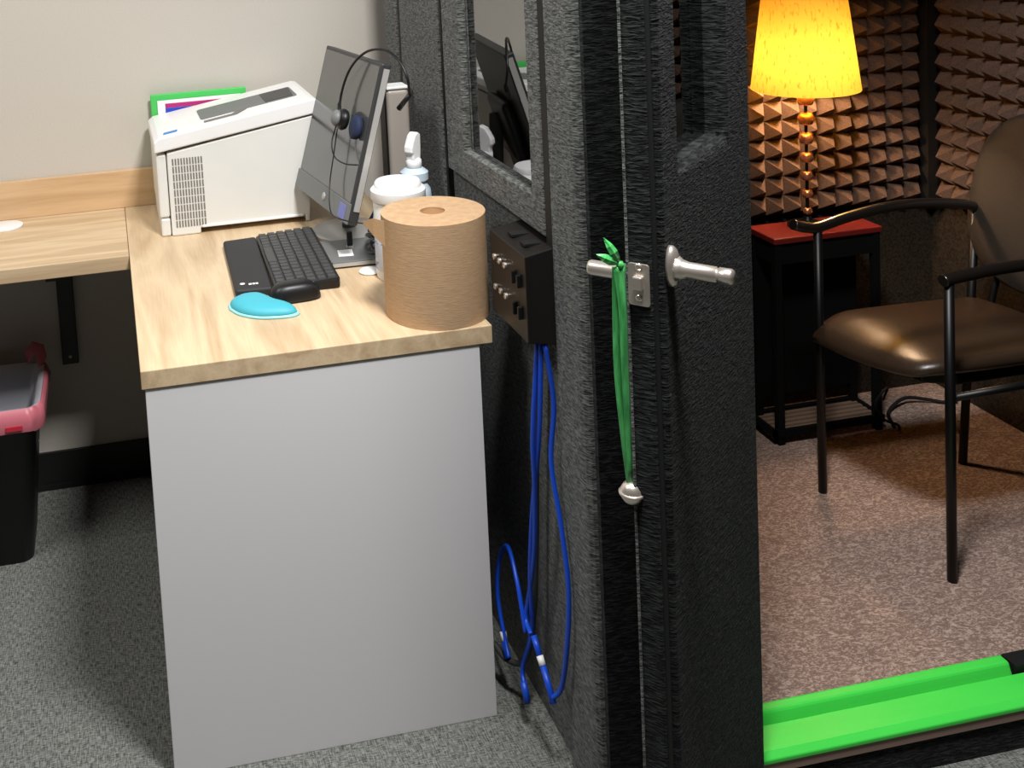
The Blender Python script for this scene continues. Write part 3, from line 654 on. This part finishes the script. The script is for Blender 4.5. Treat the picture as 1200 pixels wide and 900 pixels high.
def leaf(tip, wd):
    bm = bmesh.new(); d_ = tip-k0; sd_ = d_.cross(fw).normalized(); prev = None
    for t, w_, b_ in ((0, .25, 0), (.2, .7, .002), (.45, 1, .004), (.7, .8, .003), (.88, .4, .001), (1, .03, -.001)):
        c_ = k0+d_*t-fw*b_*1.5; cur = (bm.verts.new(c_-sd_*wd*w_/2), bm.verts.new(c_-fw*.002), bm.verts.new(c_+sd_*wd*w_/2))
        if prev: bm.faces.new((prev[0], prev[1], cur[1], cur[0])); bm.faces.new((prev[1], prev[2], cur[2], cur[1]))
        prev = cur
    o = link('ribbon_tail', bm, RIBBON); q = o.modifiers.new('t', 'SOLIDIFY'); q.thickness = .0007; PT(o, rb)
leaf(k0+Xr*-.029+Vector((0, 0, .013)), .013)
leaf(k0+Xr*-.019+Vector((0, 0, .034)), .011)
PT(latheo('bell', [(0, .015), (.0055, .0142), (.0105, .0112), (.0138, .006), (.0145, .0018), (.0168, .0012), (.0168, -.0012), (.0145, -.0018), (.0138, -.006), (.0105, -.0112), (.0055, -.0142), (0, -.015)], CHROME, c=bellc, n=32), rb)

# ------------------------------------------------------------------ side table and lamp
st = thing('side_table', 'small black side table with a red top and a slatted lower shelf', 'side table', (1.73, 2.42, FZ))
TZ = .612
tx0, tx1, ty0, ty1 = 1.585, 1.885, 2.362, 2.478
PT(boxo('tabletop', (tx0, ty0, TZ-.016), (tx1, ty1, TZ), RED, bevel=.003), st)
PT(boxo('apron', (tx0+.008, ty0+.008, TZ-.07), (tx1-.008, ty1-.006, TZ-.0165), TABM), st)
PT(boxo('back_panel', (tx0+.02, ty1-.02, .16), (tx1-.02, ty1-.012, TZ-.07), TABM), st)
for x in (tx0+.004, tx1-.022):
    for y in (ty0+.004, ty1-.022): PT(boxo('leg', (x, y, FZ), (x+.018, y+.018, TZ-.0165), TABM, bevel=.001), st)
bm = bmesh.new()
box(bm, (tx0-.01, ty0, .098), (tx1, ty0+.010, .116)); box(bm, (tx0-.01, ty1-.012, .098), (tx1, ty1, .116)); box(bm, (tx0-.01, ty0, .098), (tx0+.0, ty1, .116)); box(bm, (tx1-.01, ty0, .098), (tx1, ty1, .116))
pass
shf = PT(link('slatted_shelf', bm, TABM), st)
for k in range(5):
    y = ty0+.0135+k*.0185; o = boxo('slat', (tx0, y, .103), (tx1-.010, y+.0115, .111), SLAT, shf); o.location = (0, 0, 0)
    o.location = -(shf.location+st.location) if False else (0, 0, 0)
lp = thing('table_lamp', 'lit lamp with a yellow shade and stacked bronze ball stem', 'lamp', (1.735, 2.42, TZ))
lc = (1.722, 2.425)
PT(latheo('lamp_base', [(.048, 0), (.048, .006), (.030, .012), (.012, .018), (.008, .026), (0, .026)], FRAME, c=(lc[0], lc[1], TZ)), lp)
PT(latheo('stem', [(.004, .02), (.004, .46), (0, .461)], FRAME, c=(lc[0], lc[1], TZ), n=16), lp)
zz = TZ+.04
for k in range(7):
    r_ = .0125+.0016*k; hh = .019+.0028*k
    o = latheo('stem_ball', [(.004, -hh*.5), (r_*.75, -hh*.42), (r_, 0), (r_*.75, hh*.42), (.004, hh*.5)], COPPER, c=(lc[0], lc[1], zz), n=28, sharp=False); PT(o, lp)
    zz += .0455+.0012*k
SZ0, SZ1 = .968, 1.235
bm = bmesh.new(); n = 64; R0, R1 = .127, .094
for (ra, rb_) in ((R0, R1),):
    lo = [bm.verts.new((lc[0]+ra*math.cos(2*PI*k/n), lc[1]+ra*math.sin(2*PI*k/n), SZ0)) for k in range(n)]
    hi = [bm.verts.new((lc[0]+rb_*math.cos(2*PI*k/n), lc[1]+rb_*math.sin(2*PI*k/n), SZ1)) for k in range(n)]
    for k in range(n): bm.faces.new((lo[k], lo[(k+1)%n], hi[(k+1)%n], hi[k])).smooth = True
shd = PT(link('lamp_shade', bm, SHADE), lp)
bm = bmesh.new()
for zq, rq in ((SZ1-.012, R1), ):
    for a in (0, 2*PI/3, 4*PI/3): tube(bm, [(lc[0], lc[1], zq), (lc[0]+(rq+.001)*math.cos(a), lc[1]+(rq+.001)*math.sin(a), zq)], .0015, 6)
tube(bm, [(lc[0], lc[1], TZ+.45), (lc[0], lc[1], SZ1-.01)], .003, 8)
PT(link('shade_ring', bm, FRAME), lp)
EMI = bpy.data.materials.new('lit_bulb'); EMI.use_nodes = True
EMI.node_tree.nodes['Principled BSDF'].inputs['Emission Color'].default_value = (1, .7, .42, 1); EMI.node_tree.nodes['Principled BSDF'].inputs['Emission Strength'].default_value = 10
PT(latheo('bulb', [(.010, -.03), (.013, -.02), (.026, .0), (.028, .012), (.020, .032), (0, .04)], EMI, c=(lc[0], lc[1]+.0, 1.085), n=24, sharp=False), lp)
pl = bpy.data.lights.new('lamp_light', 'POINT'); pl.energy = 7.0; pl.color = (1, .70, .46); pl.shadow_soft_size = .028
po = bpy.data.objects.new('lamp_light', pl); po.location = (lc[0], lc[1]-.0, 1.045); COL.objects.link(po)

# ------------------------------------------------------------------ arm chair
ch = thing('armchair', 'black tubular armchair with a brown vinyl seat beside the lamp table', 'chair', (1.77, 2.0, FZ))
FLp, NLp, BLp = Vector((1.556, 2.156, FZ)), Vector((1.589, 1.807, FZ)), Vector((1.943, 2.175, FZ)); BNp = NLp+(BLp-FLp)
tr = .0095
def leg(p, top): return PT(tubeo('leg', [p, top], tr, FRAME, n=14), ch)
leg(FLp, Vector((1.554, 2.154, .700))); leg(NLp, Vector((1.586, 1.807, .692)))
leg(BLp, Vector((1.985, 2.178, .70))); leg(BNp, Vector((2.015, 1.830, .70)))
def arm(a, pts):
    o = PT(tubeo('armrest', pts, .012, ARMM, n=14, sp=6), ch)
    return o
arm(0, [(1.490, 2.150, .722), (1.520, 2.153, .712), (1.556, 2.154, .708), (1.63, 2.156, .722), (1.74, 2.160, .733), (1.85, 2.166, .728), (1.95, 2.174, .712), (1.985, 2.178, .70)])
arm(1, [(1.572, 1.806, .700), (1.60, 1.808, .702), (1.72, 1.815, .706), (1.87, 1.822, .702), (1.97, 1.828, .70), (2.015, 1.830, .70)])
PT(tubeo('side_rail', [(1.556, 2.152, .455), (1.965, 2.172, .455)], .008, FRAME), ch)
PT(tubeo('side_rail', [(1.588, 1.812, .455), (1.993, 1.828, .455)], .008, FRAME), ch)
PT(tubeo('cross_rail', [(1.975, 1.828, .452), (1.95, 2.17, .452)], .008, FRAME), ch)
# seat
def cushion(name, outline, z0, z1, m_, crown, top=None):
    bm = bmesh.new(); cx = sum(p[0] for p in outline)/len(outline); cy = sum(p[1] for p in outline)/len(outline); rings = []; n = len(outline)
    prof = [(0.0, z0), (.90, z0), (.975, z0+.25*(z1-z0)), (1.0, z0+.55*(z1-z0)), (.985, z0+.8*(z1-z0)), (.94, z1)]
    prof += [(s, z1+crown*(1-(s/.94)**2)) for s in (.86, .75, .6, .42, .22, 0.0)]
    for s, z in prof:
        rings.append([bm.verts.new((cx+(x-cx)*s, cy+(y-cy)*s, z)) for x, y in outline] if s > 0 else [bm.verts.new((cx, cy, z))])
    for i in range(len(rings)-1):
        a, b2 = rings[i], rings[i+1]
        for k in range(n):
            if len(a) == 1: bm.faces.new((a[0], b2[(k+1)%n], b2[k]))
            elif len(b2) == 1: bm.faces.new((a[k], a[(k+1)%n], b2[0]))
            else: bm.faces.new((a[k], a[(k+1)%n], b2[(k+1)%n], b2[k]))
    for f in bm.faces: f.smooth = True
    return link(name, bm, m_)
raw = [(1.530, 2.150), (1.540, 2.02), (1.566, 1.905), (1.60, 1.868), (1.66, 1.856), (1.80, 1.852), (1.93, 1.856), (1.975, 1.88), (1.98, 2.0), (1.955, 2.13), (1.90, 2.150), (1.76, 2.160), (1.62, 2.165), (1.565, 2.163)]
sp = spline([(x, y, 0) for x, y in raw+raw[:1]], 5)[:-1]
so = cushion('seat', [(p.x, p.y) for p in sp], .470, .503, VINYL, .012)
for v in so.data.vertices:       # waterfall front edge, slightly dished
    d_ = max(0, 1.64-v.co.x); v.co.z -= 3.2*d_*d_
PT(so, ch)
PT(prismo('seat_pan', [(1.575, 2.14), (1.60, 1.90), (1.66, 1.87), (1.93, 1.87), (1.955, 2.12), (1.90, 2.145)], .446, .4705, FRAME, bevel=.004), ch)
# backrest: rounded pad in the Y-Z plane, leaning back
bm = bmesh.new(); n = 40; rings = []
def sup(t, a, b2, e=2.6):
    c, s = math.cos(t), math.sin(t); return a*math.copysign(abs(c)**(2/e), c), b2*math.copysign(abs(s)**(2/e), s)
for (s, h) in ((.0, -.022), (.6, -.022), (.92, -.018), (1, -.006), (1, .006), (.95, .016), (.8, .021), (.5, .024), (.0, .025)):
    ring = []
    for k in range(n):
        y, z = sup(2*PI*k/n, .205, .200); y *= s; z *= s
        bend = .30*(y*y)
        ring.append(bm.verts.new((2.015+z*.22-h-bend*.6+.0*z, 2.005+y, .745+z)))
    rings.append(ring)
for i in range(len(rings)-1):
    for k in range(n): bm.faces.new((rings[i][k], rings[i][(k+1)%n], rings[i+1][(k+1)%n], rings[i+1][k])).smooth = True
bmesh.ops.remove_doubles(bm, verts=bm.verts, dist=1e-5)
PT(link('backrest', bm, BACKP), ch)
for y in (2.12, 1.88):
    PT(tubeo('back_upright', [(1.965, y, .455), (1.985, y, .54), (2.03, y, .62), (2.045, y, .70)], .008, FRAME, sp=5), ch)
# black cable lying on the booth floor
tag(tubeo('floor_cable', [(1.91, 2.36, FZ+.005), (1.95, 2.43, FZ+.006), (2.02, 2.46, FZ+.02), (2.08, 2.455, FZ+.012), (2.12, 2.44, FZ+.005), (2.155, 2.43, FZ+.005)], .0045, RUBBER, n=8, sp=8), 'black cable lying on the booth floor under the chair', 'cable')
tag(tubeo('lamp_cord', [(1.905, 2.392, .14), (1.875, 2.340, .20), (1.845, 2.345, .16), (1.862, 2.336, .12), (1.90, 2.336, .10), (1.912, 2.345, FZ+.005)], .003, RUBBER, n=8, sp=8), 'thin black cord looping beside the slatted shelf', 'cord')

# ------------------------------------------------------------------ waste bin
bn = thing('waste_bin', 'black waste bin under the wall counter, lined with a bag', 'bin', (-.42, 2.6, 0))
def ringp(x0, y0, x1, y1, z, r=.03): return [Vector((x, y, z)) for x, y in rrect(x0, y0, x1, y1, r, 6)]
def loft(name, rings, m_, parent=None, cap0=True, cap1=False, sol=0):
    bm = bmesh.new(); R_ = [[bm.verts.new(v) for v in r] for r in rings]; n = len(R_[0])
    for i in range(len(R_)-1):
        for k in range(n): bm.faces.new((R_[i][k], R_[i][(k+1)%n], R_[i+1][(k+1)%n], R_[i+1][k])).smooth = True
    if cap0: bm.faces.new(R_[0][::-1])
    if cap1: bm.faces.new(R_[-1])
    o = link(name, bm, m_, parent)
    if sol: s = o.modifiers.new('t', 'SOLIDIFY'); s.thickness = sol; s.offset = -1
    return o
PT(loft('bin_body', [ringp(-.60, 2.505, -.268, 2.70, 0), ringp(-.62, 2.485, -.232, 2.735, .355), ringp(-.626, 2.479, -.226, 2.741, .356), ringp(-.626, 2.479, -.226, 2.741, .37)], BINP, sol=.003), bn)
bg = thing('bin_bag', 'pink and white plastic bag folded over the rim of the waste bin', 'bag', (-.42, 2.6, .37))
def wob(ring, a, seed):
    random.seed(seed); ph = [random.random()*6.28 for _ in range(4)]; n = len(ring); c = sum(ring, Vector())/n
    out = []
    for k, v in enumerate(ring):
        d = (v-c).normalized(); t = 2*PI*k/n
        w_ = a*(math.sin(3*t+ph[0])+.7*math.sin(7*t+ph[1])+.4*math.sin(13*t+ph[2]))
        out.append(v+d*w_+Vector((0, 0, w_*.8)))
    return out
def dens(x0, y0, x1, y1, z): return [Vector((x, y, z)) for x, y in rrect(x0, y0, x1, y1, .035, 14)]
def ds(p, k):
    out = []
    for i in range(len(p)):
        for j in range(k): out.append(p[i].lerp(p[(i+1)%len(p)], j/k))
    return out
def rg(e, z): return ds([Vector((x, y, z)) for x, y in rrect(-.626-e, 2.479-e, -.226+e, 2.741+e, .03+max(e, -.01), 6)], 4)
PT(loft('bag_fold', [wob(rg(.012, .335), .003, 1), wob(rg(.017, .36), .003, 2), wob(rg(.012, .383), .002, 3), wob(rg(.004, .390), .002, 3)], BAG, cap0=False), bg)
PT(plabel(loft('bag_lining', [wob(rg(.003, .389), .002, 3), wob(rg(-.008, .386), .001, 4), wob(rg(-.022, .34), .002, 5), wob(rg(-.04, .12), .003, 6)], BAGW, cap0=False), 'white inner lining of the bag'), bg)
bm = bmesh.new(); n=14; pts_f = [Vector((-.232, 2.70, .375)), Vector((-.215, 2.725, .405)), Vector((-.222, 2.752, .425)), Vector((-.250, 2.765, .432)), Vector((-.272, 2.758, .41)), Vector((-.262, 2.735, .385))]
vs = [bm.verts.new(p) for p in pts_f]; c_ = bm.verts.new((-.245, 2.735, .41))
for i in range(len(vs)-1): bm.faces.new((vs[i], vs[i+1], c_))
bmesh.ops.subdivide_edges(bm, edges=bm.edges, cuts=2, use_grid_fill=True)
o = PT(link('bag_corner', bm, BAG, smooth=True), bg); s = o.modifiers.new('t', 'SOLIDIFY'); s.thickness = .0015
PT(boxo('drawstring', (-.30, 2.458, .345), (-.262, 2.4625, .357), REDP, bevel=.001), bg)
